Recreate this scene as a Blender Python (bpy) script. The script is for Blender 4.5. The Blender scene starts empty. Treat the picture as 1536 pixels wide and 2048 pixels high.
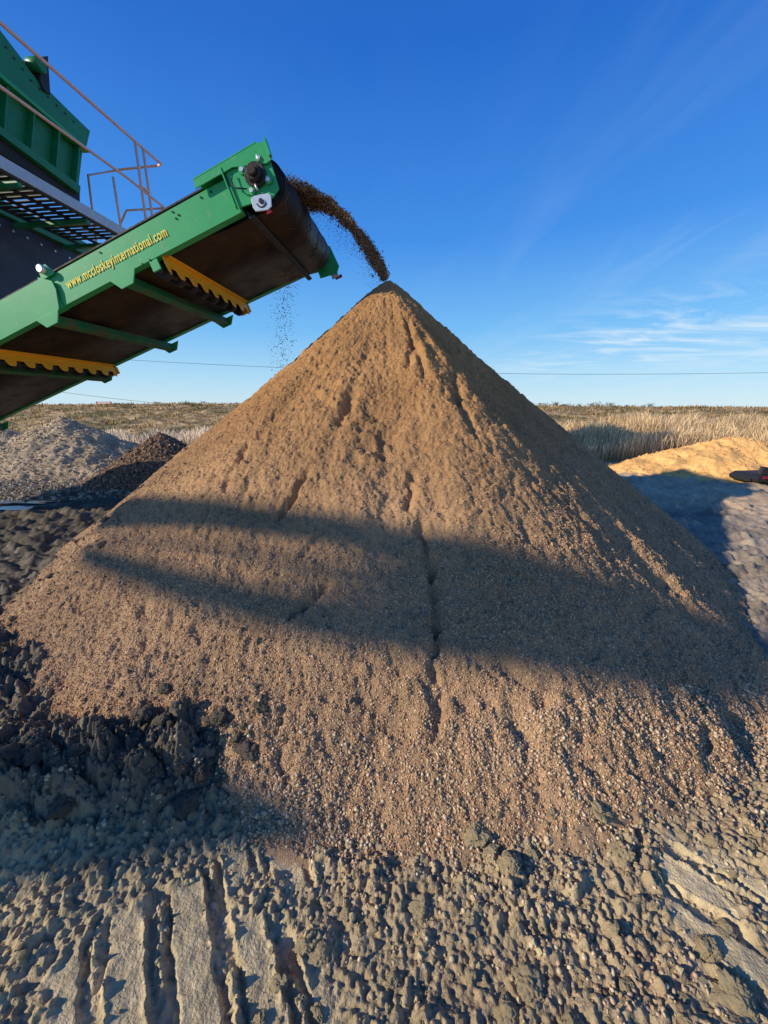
import bpy, bmesh, math, random
import numpy as np
from mathutils import Vector, Matrix, noise
rng = np.random.default_rng(7); random.seed(7)
S = bpy.context.scene; COL = S.collection
R = math.radians
# ---------------------------------------------------------------- camera
F = 770.0; PITCH = R(15.2); CAMH = 1.6
cd = bpy.data.cameras.new('camera'); cam = bpy.data.objects.new('camera', cd); COL.objects.link(cam)
cam.location = (0, 0, CAMH); cam.rotation_euler = (math.pi/2-PITCH, 0, 0)
cd.sensor_fit = 'VERTICAL'; cd.sensor_height = 36; cd.lens = F/2048*36
cd.clip_start = .05; cd.clip_end = 3000
S.camera = cam
S.view_settings.view_transform = 'Standard'; S.view_settings.look = 'None'; S.view_settings.exposure = 0
def ray(px, py):
    x = (px-768)/F; y = -(py-1024)/F; c, s = math.cos(PITCH), math.sin(PITCH)
    return Vector((x, c+y*s, -s+y*c))
CAM = Vector((0, 0, CAMH))
def atY(px, py, Y):
    d = ray(px, py); return CAM+d*(Y/d.y)
def on_plane(px, py, P, n):
    d = ray(px, py); return CAM+d*((P-CAM).dot(n)/d.dot(n))
# ---------------------------------------------------------------- light
SUN_AZ = R(72); SUN_EL = R(24)
sund = Vector((-math.sin(SUN_AZ)*math.cos(SUN_EL), -math.cos(SUN_AZ)*math.cos(SUN_EL), math.sin(SUN_EL)))
ld = bpy.data.lights.new('sun', 'SUN'); lo = bpy.data.objects.new('sun', ld); COL.objects.link(lo)
ld.energy = 5.0; ld.angle = R(.8); ld.color = (1, .90, .74)
lo.rotation_euler = sund.to_track_quat('Z', 'Y').to_euler(); lo.location = (-20, -8, 15)
W = bpy.data.worlds.new('World'); S.world = W; W.use_nodes = True
nt = W.node_tree; nt.nodes.clear()
def N(nt, t, **k):
    n = nt.nodes.new(t)
    for a, b in k.items(): setattr(n, a, b)
    return n
def M(nt, op, a, b=None, clamp=False):
    n = N(nt, 'ShaderNodeMath', operation=op); n.use_clamp = clamp
    for i, v in enumerate((a, b)):
        if v is None: continue
        if isinstance(v, (int, float)): n.inputs[i].default_value = v
        else: nt.links.new(v, n.inputs[i])
    return n.outputs[0]
sky = N(nt, 'ShaderNodeTexSky', sky_type='NISHITA'); sky.sun_disc = False
sky.sun_elevation = SUN_EL; sky.sun_rotation = math.atan2(sund.x, sund.y)
sky.air_density = 1.0; sky.dust_density = .2; sky.ozone_density = 3; sky.altitude = 0
tc = N(nt, 'ShaderNodeTexCoord'); sep = N(nt, 'ShaderNodeSeparateXYZ'); nt.links.new(tc.outputs['Generated'], sep.inputs[0])
rp = N(nt, 'ShaderNodeValToRGB'); el = rp.color_ramp.elements
stops = [(0, (.60, .80, .92)), (.07, (.40, .70, .94)), (.17, (.17, .51, .94)), (.34, (.045, .28, .85)), (.58, (.010, .145, .63)), (1, (.005, .065, .35))]
el[0].position = 0; el[0].color = (*stops[0][1], 1); el[1].position = 1; el[1].color = (*stops[-1][1], 1)
for p_, c_ in stops[1:-1]: e = el.new(p_); e.color = (*c_, 1)
nt.links.new(sep.outputs[2], rp.inputs[0])
sc7 = N(nt, 'ShaderNodeVectorMath', operation='SCALE'); nt.links.new(rp.outputs[0], sc7.inputs[0]); sc7.inputs['Scale'].default_value = 1/.15
m0 = N(nt, 'ShaderNodeMix', data_type='RGBA'); m0.inputs[0].default_value = .88
nt.links.new(sky.outputs[0], m0.inputs[6]); nt.links.new(sc7.outputs[0], m0.inputs[7])
zc = M(nt, 'MAXIMUM', sep.outputs[2], .02); zc = M(nt, 'ADD', zc, .06)
cx = M(nt, 'DIVIDE', sep.outputs[0], zc); cy = M(nt, 'DIVIDE', sep.outputs[1], zc)
cmb = N(nt, 'ShaderNodeCombineXYZ'); nt.links.new(cx, cmb.inputs[0]); nt.links.new(cy, cmb.inputs[1])
def cloud(rot, sx, sy, scale, lo_, amp, dist=.7, loc=(0, 0, 0)):
    mp = N(nt, 'ShaderNodeMapping'); mp.inputs['Rotation'].default_value = (0, 0, R(rot)); mp.inputs['Scale'].default_value = (sx, sy, 1); mp.inputs['Location'].default_value = loc
    nt.links.new(cmb.outputs[0], mp.inputs[0])
    nz = N(nt, 'ShaderNodeTexNoise'); nz.inputs['Scale'].default_value = scale; nz.inputs['Detail'].default_value = 9; nz.inputs['Roughness'].default_value = .6; nz.inputs['Distortion'].default_value = dist
    nt.links.new(mp.outputs[0], nz.inputs['Vector'])
    return M(nt, 'MULTIPLY', M(nt, 'SUBTRACT', nz.outputs[0], lo_), amp, True)
ca = cloud(6, 1.7, .30, 1.0, .46, 2.6, .6)
cb = cloud(0, .30, .22, 1.0, .36, 3.5, 0, (3.1, 1.7, 0))
msk = M(nt, 'MULTIPLY', M(nt, 'SUBTRACT', cx, .2), .7, True)
cl1 = M(nt, 'MULTIPLY', M(nt, 'MULTIPLY', ca, cb), M(nt, 'ADD', M(nt, 'MULTIPLY', msk, .36), .03))
cc_ = cloud(-38, .75, 1.9, .9, .44, 3.6, 1.8, (2.3, .9, 0))
r1 = M(nt, 'MULTIPLY', M(nt, 'SUBTRACT', cx, 1.4), 1.0, True)
r2 = M(nt, 'MULTIPLY', M(nt, 'SUBTRACT', sep.outputs[2], .05), 14, True); r3 = M(nt, 'MULTIPLY', M(nt, 'SUBTRACT', .28, sep.outputs[2]), 7, True)
cl2 = M(nt, 'MULTIPLY', M(nt, 'MULTIPLY', cc_, r1), M(nt, 'MULTIPLY', M(nt, 'MULTIPLY', r2, r3), .85))
cl = M(nt, 'ADD', cl1, cl2, True)
mx = N(nt, 'ShaderNodeMix', data_type='RGBA'); nt.links.new(cl, mx.inputs[0]); nt.links.new(m0.outputs[2], mx.inputs[6]); mx.inputs[7].default_value = (5.1, 5.9, 6.5, 1)
bg = N(nt, 'ShaderNodeBackground'); bg.inputs[1].default_value = .15
out = N(nt, 'ShaderNodeOutputWorld'); nt.links.new(mx.outputs[2], bg.inputs[0]); nt.links.new(bg.outputs[0], out.inputs[0])
# ---------------------------------------------------------------- noise
PM = rng.permutation(4096); ANG = rng.random(4096)*2*np.pi; GX = np.cos(ANG); GY = np.sin(ANG)
def pn(x, y, seed=0):
    x = np.asarray(x, float)+seed*17.31; y = np.asarray(y, float)+seed*9.77
    xi = np.floor(x).astype(np.int64); yi = np.floor(y).astype(np.int64); xf = x-xi; yf = y-yi
    u = xf*xf*xf*(xf*(xf*6-15)+10); v = yf*yf*yf*(yf*(yf*6-15)+10)
    def g(i, j):
        h = PM[(xi+i+PM[(yi+j) & 4095]) & 4095]; return GX[h]*(xf-i)+GY[h]*(yf-j)
    a = g(0, 0); b = g(1, 0); c = g(0, 1); d = g(1, 1)
    return (a+(b-a)*u+((c+(d-c)*u)-(a+(b-a)*u))*v)*1.4
def fbm(x, y, o=4, seed=0, rough=.5):
    s = 0; a = 1
    for k in range(o): s = s+a*pn(x*2**k, y*2**k, seed+k*3); a *= rough
    return s
def sm(a, b, x):
    t = np.clip((x-a)/(b-a), 0, 1); return t*t*(3-2*t)
# ---------------------------------------------------------------- materials
def mat(name, col, rough=.6, metal=0, attr=False, nscale=0, namt=.25, bump=0, bscale=60, spec=.3, dust=None):
    m = bpy.data.materials.new(name); m.use_nodes = True; nt = m.node_tree; p = nt.nodes['Principled BSDF']
    p.inputs['Roughness'].default_value = rough; p.inputs['Metallic'].default_value = metal; p.inputs['Specular IOR Level'].default_value = spec
    tc = N(nt, 'ShaderNodeTexCoord')
    if attr:
        c = N(nt, 'ShaderNodeAttribute'); c.attribute_name = 'Col'; cs = c.outputs['Color']
    else:
        c = N(nt, 'ShaderNodeRGB'); c.outputs[0].default_value = (*col, 1); cs = c.outputs[0]
    if nscale:
        n = N(nt, 'ShaderNodeTexNoise'); n.inputs['Scale'].default_value = nscale; n.inputs['Detail'].default_value = 6; n.inputs['Roughness'].default_value = .65
        nt.links.new(tc.outputs['Object'], n.inputs['Vector'])
        f = M(nt, 'ADD', M(nt, 'MULTIPLY', M(nt, 'SUBTRACT', n.outputs[0], .5), namt*4), 1)
        vm = N(nt, 'ShaderNodeVectorMath', operation='SCALE'); nt.links.new(cs, vm.inputs[0]); nt.links.new(f, vm.inputs['Scale']); cs = vm.outputs[0]
    if dust:
        n = N(nt, 'ShaderNodeTexNoise'); n.inputs['Scale'].default_value = dust[1]; n.inputs['Detail'].default_value = 8; n.inputs['Roughness'].default_value = .7
        nt.links.new(tc.outputs['Object'], n.inputs['Vector'])
        f = M(nt, 'MULTIPLY', M(nt, 'SUBTRACT', n.outputs[0], dust[2]), 4, True)
        mm = N(nt, 'ShaderNodeMix', data_type='RGBA'); nt.links.new(M(nt, 'MULTIPLY', f, dust[3]), mm.inputs[0]); nt.links.new(cs, mm.inputs[6]); mm.inputs[7].default_value = (*dust[0], 1); cs = mm.outputs[2]
        nt.links.new(M(nt, 'ADD', M(nt, 'MULTIPLY', f, .35), rough, True), p.inputs['Roughness'])
    nt.links.new(cs, p.inputs['Base Color'])
    if bump:
        n = N(nt, 'ShaderNodeTexNoise'); n.inputs['Scale'].default_value = bscale; n.inputs['Detail'].default_value = 5
        nt.links.new(tc.outputs['Object'], n.inputs['Vector'])
        bp = N(nt, 'ShaderNodeBump'); bp.inputs['Strength'].default_value = bump; bp.inputs['Distance'].default_value = .01
        nt.links.new(n.outputs[0], bp.inputs['Height']); nt.links.new(bp.outputs[0], p.inputs['Normal'])
    return m
m_green = mat('green_paint', (.024, .35, .11), .4, nscale=3, namt=.10, spec=.5, dust=((.28, .24, .15), 7, .56, .40))
m_dgreen = mat('dark_green_paint', (.010, .19, .062), .42, nscale=3, namt=.15, spec=.5, dust=((.16, .14, .08), 5, .56, .35))
m_mgreen = mat('muddy_green_paint', (.012, .15, .05), .5, nscale=5, namt=.2, spec=.4, dust=((.13, .08, .05), 6, .45, .9))
m_yellow = mat('yellow_paint', (.85, .42, .02), .45, nscale=6, namt=.1, dust=((.25, .15, .06), 12, .54, .7))
m_letter = mat('yellow_lettering', (.9, .72, .1), .5)
m_belt = mat('muddy_rubber_belt', (.020, .013, .009), .5, nscale=5, namt=.35, dust=((.075, .043, .025), 4, .48, .8), bump=.3, bscale=25)
m_drumbelt = mat('mud_polished_belt', (.07, .035, .02), .33, nscale=4, namt=.4, spec=.6)
m_steel = mat('zinc_steel', (.7, .7, .68), .35, .6, nscale=12, namt=.1)
m_dark = mat('dark_steel', (.03, .03, .032), .5, .3, nscale=10, namt=.3, dust=((.14, .1, .06), 9, .5, .6))
m_galv = mat('galvanised_steel', (.48, .50, .52), .5, .3, nscale=8, namt=.12)
m_rail = mat('primer_red_tube', (.86, .52, .40), .55, nscale=9, namt=.15)
m_black = mat('black_rubber', (.022, .023, .026), .6, nscale=5, namt=.2)
m_navy = mat('dark_blue_panel', (.035, .045, .065), .5, nscale=3, namt=.3, dust=((.13, .12, .1), 3, .52, .5))
m_red = mat('red_lens', (.35, .02, .03), .3)
m_white = mat('white_plastic', (.75, .75, .72), .4)
m_soil = mat('brown_soil', None, .95, attr=True, nscale=90, namt=.35, bump=.8, bscale=260, spec=.1)
m_stone = mat('loose_stones', None, .85, attr=True, spec=.12)
m_mud = mat('mud', None, .8, attr=True, nscale=60, namt=.18, bump=.7, bscale=130, spec=.25)
m_grass = mat('dry_grass', None, .9, attr=True, spec=.1)
m_bank = mat('rough_bank', None, .95, attr=True, nscale=4, namt=.4, spec=.1)
m_sand = mat('yellow_sand', None, .95, attr=True, nscale=12, namt=.15, bump=.6, bscale=60, spec=.1)
m_twig = mat('bare_twigs', (.16, .12, .09), .9)
m_orange = mat('orange_plastic', (.7, .16, .08), .6)
m_cable = mat('cable', (.12, .14, .18), .6)
ntm = m_mud.node_tree; at_ = [n for n in ntm.nodes if n.type == 'ATTRIBUTE'][0]
ntm.links.new(at_.outputs['Alpha'], ntm.nodes['Principled BSDF'].inputs['Roughness'])
m_water = bpy.data.materials.new('puddle_water'); m_water.use_nodes = True
p = m_water.node_tree.nodes['Principled BSDF']; p.inputs['Base Color'].default_value = (.03, .028, .024, 1); p.inputs['Roughness'].default_value = .06
wn = N(m_water.node_tree, 'ShaderNodeTexNoise'); wn.inputs['Scale'].default_value = 5
wb = N(m_water.node_tree, 'ShaderNodeBump'); wb.inputs['Strength'].default_value = .15; wb.inputs['Distance'].default_value = .02
m_water.node_tree.links.new(wn.outputs[0], wb.inputs['Height']); m_water.node_tree.links.new(wb.outputs[0], p.inputs['Normal'])
# ---------------------------------------------------------------- object helpers
def link(name, me, m=None, parent=None):
    o = bpy.data.objects.new(name, me); COL.objects.link(o)
    if m: me.materials.append(m)
    if parent: o.parent = parent
    return o
def tag(o, label=None, cat=None, group=None, kind=None):
    if label: o['label'] = label
    if cat: o['category'] = cat
    if group: o['group'] = group
    if kind: o['kind'] = kind
    return o
def empty(name, loc=(0, 0, 0)):
    o = bpy.data.objects.new(name, None); COL.objects.link(o); o.location = loc; o.empty_display_size = .2; return o
def npmesh(name, V, Fc, col=None, smooth=True):
    me = bpy.data.meshes.new(name); V = np.ascontiguousarray(V, np.float32); Fc = np.ascontiguousarray(Fc, np.int32)
    me.vertices.add(len(V)); me.vertices.foreach_set('co', V.ravel())
    me.loops.add(Fc.size); me.loops.foreach_set('vertex_index', Fc.ravel())
    me.polygons.add(len(Fc)); me.polygons.foreach_set('loop_start', np.arange(len(Fc), dtype=np.int32)*Fc.shape[1])
    me.polygons.foreach_set('use_smooth', np.full(len(Fc), smooth))
    me.update(calc_edges=True)
    if col is not None:
        if col.shape[1] == 3: col = np.concatenate([col, np.ones((len(col), 1))], 1)
        a = me.color_attributes.new('Col', 'FLOAT_COLOR', 'POINT'); a.data.foreach_set('color', np.ascontiguousarray(col, np.float32).ravel())
    return me
def gridfaces(nx, ny):
    i = np.arange(nx-1)[None, :]; j = np.arange(ny-1)[:, None]; a = j*nx+i
    return np.stack([a, a+1, a+nx+1, a+nx], -1).reshape(-1, 4)
class MB:
    def __init__(s): s.v = []; s.f = []; s.s = []
    def prism(s, poly, fn, a0, a1):
        n = len(poly); b = len(s.v)
        s.v += [tuple(fn(p, a0)) for p in poly]+[tuple(fn(p, a1)) for p in poly]
        s.f += [tuple(range(b, b+n)), tuple(range(b+2*n-1, b+n-1, -1))]; s.s += [0, 0]
        for i in range(n): s.f.append((b+i, b+n+i, b+n+(i+1) % n, b+(i+1) % n)); s.s.append(0)
        return s
    def box(s, x0, x1, y0, y1, z0, z1):
        return s.prism([(x0, z0), (x1, z0), (x1, z1), (x0, z1)], lambda p, a: (p[0], a, p[1]), y0, y1)
    def cyl(s, p0, p1, r, n=16, r1=None):
        return s.tube([p0, p1], r, n, r1)
    def tube(s, pts, r, n=8, r1=None):
        pts = [Vector(p) for p in pts]; b = len(s.v); m = len(pts)
        for i, p in enumerate(pts):
            d = (pts[min(i+1, m-1)]-pts[max(i-1, 0)]).normalized()
            up = Vector((0, 0, 1)) if abs(d.z) < .9 else Vector((1, 0, 0))
            x = d.cross(up).normalized(); y = x.cross(d)
            rr = r if r1 is None else r+(r1-r)*i/(m-1)
            for k in range(n):
                t = 2*math.pi*k/n; s.v.append(tuple(p+x*rr*math.cos(t)+y*rr*math.sin(t)))
        for i in range(m-1):
            for k in range(n):
                a = b+i*n+k; c = b+i*n+(k+1) % n; s.f.append((a, c, c+n, a+n)); s.s.append(1)
        s.f.append(tuple(range(b+n-1, b-1, -1))); s.f.append(tuple(range(b+(m-1)*n, b+m*n))); s.s += [0, 0]
        return s
    def build(s, name, m, parent=None, bevel=0):
        me = bpy.data.meshes.new(name); me.from_pydata(s.v, [], s.f); me.polygons.foreach_set('use_smooth', [bool(q) for q in s.s])
        bm = bmesh.new(); bm.from_mesh(me); bmesh.ops.recalc_face_normals(bm, faces=bm.faces); bm.to_mesh(me); bm.free()
        o = link(name, me, m, parent)
        if bevel:
            q = o.modifiers.new('bevel', 'BEVEL'); q.width = bevel; q.segments = 1; q.limit_method = 'ANGLE'; q.angle_limit = R(40)
        return o
ph = (1+5**.5)/2
ICO = np.array([(-1, ph, 0), (1, ph, 0), (-1, -ph, 0), (1, -ph, 0), (0, -1, ph), (0, 1, ph), (0, -1, -ph), (0, 1, -ph), (ph, 0, -1), (ph, 0, 1), (-ph, 0, -1), (-ph, 0, 1)])/math.sqrt(1+ph*ph)
ICF = np.array([(0, 11, 5), (0, 5, 1), (0, 1, 7), (0, 7, 10), (0, 10, 11), (1, 5, 9), (5, 11, 4), (11, 10, 2), (10, 7, 6), (7, 1, 8), (3, 9, 4), (3, 4, 2), (3, 2, 6), (3, 6, 8), (3, 8, 9), (4, 9, 5), (2, 4, 11), (6, 2, 10), (8, 6, 7), (9, 8, 1)])
OCT = np.array([(1, 0, 0), (-1, 0, 0), (0, 1, 0), (0, -1, 0), (0, 0, 1), (0, 0, -1)], float)
OCF = np.array([(0, 2, 4), (2, 1, 4), (1, 3, 4), (3, 0, 4), (2, 0, 5), (1, 2, 5), (3, 1, 5), (0, 3, 5)])
def stones(name, pos, rad, col, ico=False, jit=.25, smooth=False, flat=.55):
    T, TF = (ICO, ICF) if ico else (OCT, OCF); n = len(pos); m = len(T)
    q = rng.normal(size=(n, 4)); q /= np.linalg.norm(q, axis=1)[:, None]; w, x, y, z = q.T
    Rm = np.stack([1-2*(y*y+z*z), 2*(x*y-z*w), 2*(x*z+y*w), 2*(x*y+z*w), 1-2*(x*x+z*z), 2*(y*z-x*w), 2*(x*z-y*w), 2*(y*z+x*w), 1-2*(x*x+y*y)], -1).reshape(n, 3, 3)
    P = T[None]*(1+jit*(rng.random((n, m, 1))-.5)*2)*(flat+(1.25-flat)*rng.random((n, 1, 3)))
    P = np.einsum('nij,nmj->nmi', Rm, P)*np.asarray(rad)[:, None, None]+pos[:, None, :]
    Fc = (TF[None]+(np.arange(n)*m)[:, None, None]).reshape(-1, 3)
    return npmesh(name, P.reshape(-1, 3), Fc, np.repeat(col, m, 0), smooth)
def pick(n, pal, var=.2):
    pal = np.array(pal, float); w = pal[:, 3]/pal[:, 3].sum(); c = pal[rng.choice(len(pal), n, p=w), :3]
    return c*(1+var*(rng.random((n, 1))*2-1))*(1+.06*(rng.random((n, 3))*2-1))
# ---------------------------------------------------------------- the main pile
PC = np.array([.05, 5.12]); PH = 3.12; PS = .762
def conept(px, py, gz=-9):
    d = ray(px, py); t = .3
    while t < 12:
        p = CAM+d*t; r = math.hypot(p.x-PC[0], p.y-PC[1])
        if p.z <= PH-PS*r or p.z <= gz: return p
        t += .01
    return CAM+d*t
scars = []
for pts, dep, wd in [([(840, 1040), (862, 1130), (872, 1240), (868, 1340)], .050, .024), ([(612, 935), (585, 975), (560, 1010)], .055, .028),
                     ([(650, 1165), (610, 1200), (585, 1222)], .055, .025), ([(815, 640), (825, 690), (818, 730)], .055, .032), ([(560, 1500), (575, 1540)], .035, .03),
                     ([(905, 740), (915, 800), (945, 880)], .05, .05), ([(825, 940), (815, 1000)], .05, .028), ([(490, 880), (470, 920)], .035, .03), ([(640, 1060), (600, 1110)], .03, .03),
                     ([(700, 790), (680, 830)], .035, .03), ([(560, 1410), (550, 1450)], .03, .025), ([(760, 860), (770, 900)], .035, .03), ([(420, 1010), (390, 1050)], .03, .025),
                     ([(880, 1410), (870, 1470)], .03, .022), ([(830, 690), (850, 760)], .035, .03)]:
    q = [conept(*p) for p in pts]
    for a_, b_ in zip(q[:-1], q[1:]): scars.append(((a_.x, a_.y), (b_.x, b_.y), dep, wd))
def pile_h(x, y, fine=True):
    dx = x-PC[0]; dy = y-PC[1]; r = np.sqrt(dx*dx+dy*dy); th = np.arctan2(dx, -dy)
    w = sm(0, 1.6, r)
    h = PH-PS*np.sqrt(r*r+.003)
    h = h+w*(.04*pn(th*2.3, r*.35, 1)+.03*pn(th*6, r*.6+pn(th*9, r, 9)*.3, 2))
    h = h+w*.02*np.minimum(0, pn(th*13, r*.8, 3))*2
    h = h+.12*w*np.exp(-((th-R(15))/R(9))**2)-.25*w*np.exp(-((th-R(56))/R(25))**2)-.15*w*np.exp(-((th+R(68))/R(20))**2)
    h = h+.025*fbm(x*1.8, y*1.8, 2, 4)*sm(0, .6, r)
    lump = fbm(x*8, y*8, 3, 5, .62); h = h+.016*lump*sm(0, .3, r)
    st = sm(.1, .4, pn(x*2.2, y*2.2, 12))*sm(.2, 1, r); h = h-.045*st*np.maximum(0, pn(x*9, y*9, 13)+.15)
    for (a_, b_, dep, wd) in scars:
        ax, ay = a_; bx, by = b_; L2 = (bx-ax)**2+(by-ay)**2+1e-9
        wx = x+.02*pn(x*14, y*14, 17); t = np.clip(((wx-ax)*(bx-ax)+(y-ay)*(by-ay))/L2, 0, 1); d = np.hypot(wx-ax-t*(bx-ax), y-ay-t*(by-ay))
        h = h-dep*np.exp(-(d/wd)**2)
    if fine: h = h+.010*fbm(x*24, y*24, 2, 6, .7)
    k = .035; h = k*np.logaddexp(0, h/k)-.035
    return h
def pile_col(x, y, z, n):
    f = sm(.2, 1.9, z); t = .5+.5*fbm(x*1.5, y*1.5, 3, 21)
    lo_ = np.array((.55, .35, .195)); hi = np.array((.58, .31, .125))
    c = lo_[None]*(1-f[:, None])+hi[None]*f[:, None]
    return c*(.75+.45*t[:, None])
NT, NR = 1500, 800
th = np.concatenate([np.linspace(-R(100), R(100), NT), np.linspace(R(100), R(260), 260)[1:]])
rr = 4.7*np.linspace(0.0005, 1, NR)**.92
TH, RR = np.meshgrid(th, rr); X = PC[0]+RR*np.sin(TH); Y = PC[1]-RR*np.cos(TH)
X = X.ravel(); Y = Y.ravel(); Z = pile_h(X, Y); V = np.stack([X, Y, Z], 1)
c = pile_col(X, Y, Z, len(X))*.75
pile = link('soil_pile', npmesh('soil_pile', V, gridfaces(len(th), NR), c), m_soil)
tag(pile, 'tall conical pile of brown screened soil and fine gravel under the end of the conveyor', 'soil pile')
def cover(n, rmin, rmax, r0, r1, a0=-R(80), a1=R(80)):
    t = a0+(a1-a0)*rng.random(n); u = rng.random(n); r = (rmin**2+(rmax**2-rmin**2)*u)**.5
    x = PC[0]+r*np.sin(t); y = PC[1]-r*np.cos(t); z = pile_h(x, y)
    rad = r0+(r1-r0)*rng.random(n)**2.2
    return x, y, z, rad
pal_pile = [(.60, .385, .215, 5), (.49, .295, .155, 4.5), (.70, .48, .28, 2.2), (.25, .14, .075, 2.6), (.76, .57, .37, .3)]
def add_cover(*a, pal=pal_pile, **k):
    x, y, z, rad = cover(*a, **k); rad = rad*(.72+.35*sm(1, 3.6, np.hypot(x-PC[0], y-PC[1])))
    cc = pick(len(x), pal, .2); f = sm(.6, 2.1, z)[:, None]; cc = cc*(1-f)+cc*np.array((1.0, .82, .60))*f
    return np.stack([x, y, z+rad*.3], 1), rad, cc
A1 = add_cover(200000, .03, 4.08, .0026, .0062); A2 = add_cover(110000, 3.0, 4.08, .0024, .0056, a0=-R(48), a1=R(48))
pb = link('pebbles', stones('pebbles', *[np.concatenate([p, q]) for p, q in zip(A1, A2)], False), m_stone, pile); tag(pb, kind='stuff')
# ---------------------------------------------------------------- ground sheet
def axis(core0, core1, d, hi, lo_, ex=1.4, ref=1.2):
    a = list(np.arange(core0, core1, d)); v = a[-1]; up = []
    while v < hi: v += d*(max(ref, abs(v-(core0+core1)/2))/ref)**ex; up.append(v)
    v = a[0]; dn = []
    while v > lo_: v -= d*(max(ref, abs(v-(core0+core1)/2))/ref)**ex; dn.append(v)
    return np.array(dn[::-1]+a+up)
gx = axis(-1.5, 1.5, .0046, 900, -900, 1.55, 1.5)
gy = np.concatenate([np.array([-300, -100, -30, -8, -3, -1, -.3, .1, .3]), axis(.42, 1.35, .0046, 1500, .42, 1.5, .8)])
def tracks(x, y):
    q = -.5*x+.86*y; e = .86*x+.5*y
    tr1 = sm(.50, .56, q)*(1-sm(1.12, 1.19, q+.09*pn(x*5, y*5, 40)+.03*pn(x*18, y*18, 45)))*(1-sm(.18, .32, e+.12*pn(x*4, y*4, 41)))*sm(-3, -2.6, x)
    q2 = .78*x-.62*y; s2 = .62*x+.78*y
    tr2 = sm(.12, .20, q2+.08*pn(x*5, y*5, 50))*sm(.85, .93, x+.12*pn(x*3, y*3, 51))*(1-sm(1.5, 1.60, s2))
    # patches where the print has crumbled away
    tr1 = tr1*(1-.85*sm(.30, .48, pn(x*3.3, y*3.3, 46))); tr2 = tr2*(1-.9*sm(.05, .3, pn(x*4, y*4, 55)))
    return tr1, tr2, e, s2
PER1, PER2 = .160, .150
def plates(s, x, y, per, seed, wob):
    s = s+wob*pn(x*2.2, y*2.2, seed)+.010*pn(x*9, y*9, seed+1)
    f = np.mod(s/per, 1.0)+.035*pn(x*26, y*26, seed+12)+.03*pn(x*60, y*60, seed+13)
    groove = sm(.57, .625, f)*(1-sm(.955, 1.01, f))
    lip = np.exp(-np.abs(f-.58)/.03)+np.exp(-np.abs(f-1)/.03)+np.exp(-np.abs(f)/.03)
    mid = np.maximum(0, 1-np.abs(f-.80)/.12)
    brk = sm(-.15, .15, pn(x*7, y*7, seed+2)); cr = .30+1.1*np.abs(pn(x*22, y*22, seed+3))+.8*np.abs(pn(x*50, y*50, seed+4))
    sme = .007*pn(x*6, y*6, seed+7)+.004*fbm(x*15, y*15, 3, seed+11, .7)
    return -.028*groove*(1+.5*pn(x*6, y*6, seed+14))+.018*lip*brk*cr+.046*mid*sm(-.3, .05, pn(x*6, y*6, seed+6))*cr+sme+.010*groove*np.abs(fbm(x*28, y*28, 2, seed+15))
def ground_h(x, y):
    d = np.hypot(x, y); near = 1-sm(2.5, 6, d)
    h = .030*fbm(x*.8, y*.8, 3, 31)*(1-sm(15, 40, d))
    tr1, tr2, e, s2 = tracks(x, y)
    pr = plates(e, x, y, PER1, 200, .022); pr2 = plates(s2, x, y, PER2, 220, .035)*.8
    b1 = fbm(x*5, y*5, 3, 33, .6); b2 = fbm(x*14, y*14, 3, 34, .68)
    base = .026*np.abs(b1)+.032*np.abs(b2)*(.4+.6*sm(-.2, .3, pn(x*3, y*3, 29)))+.011*fbm(x*42, y*42, 2, 35, .7)
    t = np.clip(tr1+tr2, 0, 1)
    h = h+base*(1-.95*t)*(.3+.7*near)+tr1*pr*near+tr2*pr2*near+.006*t
    ch = (1-sm(-2.4, -1.3, x+.06*y))*(1-sm(6.5, 8.5, y))*sm(-8, -5, x)
    rut = np.abs(fbm(x*1.6+y*.7, y*4, 4, 36, .62))
    h = h+ch*(.12*rut+.05*np.abs(fbm(x*9, y*9, 3, 38)))
    hm = np.exp(-(((x+1.38)/.84)**4+np.abs((y-1.33-.16*(x+1.3))/.25)**2.6))+.6*np.exp(-(((x+2.2)/.7)**2+((y-1.9)/.4)**2))
    lum = np.abs(fbm(x*6, y*6, 2, 37, .6)); lum2 = np.abs(fbm(x*17, y*17, 3, 48, .7))
    h = h+hm*(.13+.17*np.sqrt(lum+.001)+.07*np.sqrt(lum2+.001)+.014*fbm(x*45, y*45, 2, 58, .7)-.03)
    rt = sm(2.2, 3.4, x)*sm(1.2, 2, y)*(1-sm(9, 11, y)); a_ = x*.9-y*.45
    rutl = np.abs(np.mod(a_*1.6+.5*pn(x, y, 91), 1)-.5)
    h = h+rt*(.10*np.abs(fbm(x*1.5, y*5, 3, 39))+.055*np.abs(fbm(x*5, y*7, 3, 49, .68))+.07*rutl*(1-sm(6, 7.5, y)))
    m = np.exp(-(((x+6.5)/1.1)**4+((y-6.3)/.55)**4)); h = h*(1-m)-.02*m
    return h
GXm, GYm = np.meshgrid(gx, gy); x = GXm.ravel(); y = GYm.ravel(); z = ground_h(x, y)
z[(np.hypot(x-PC[0], y-PC[1]) < 3.6)] -= .05
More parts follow.
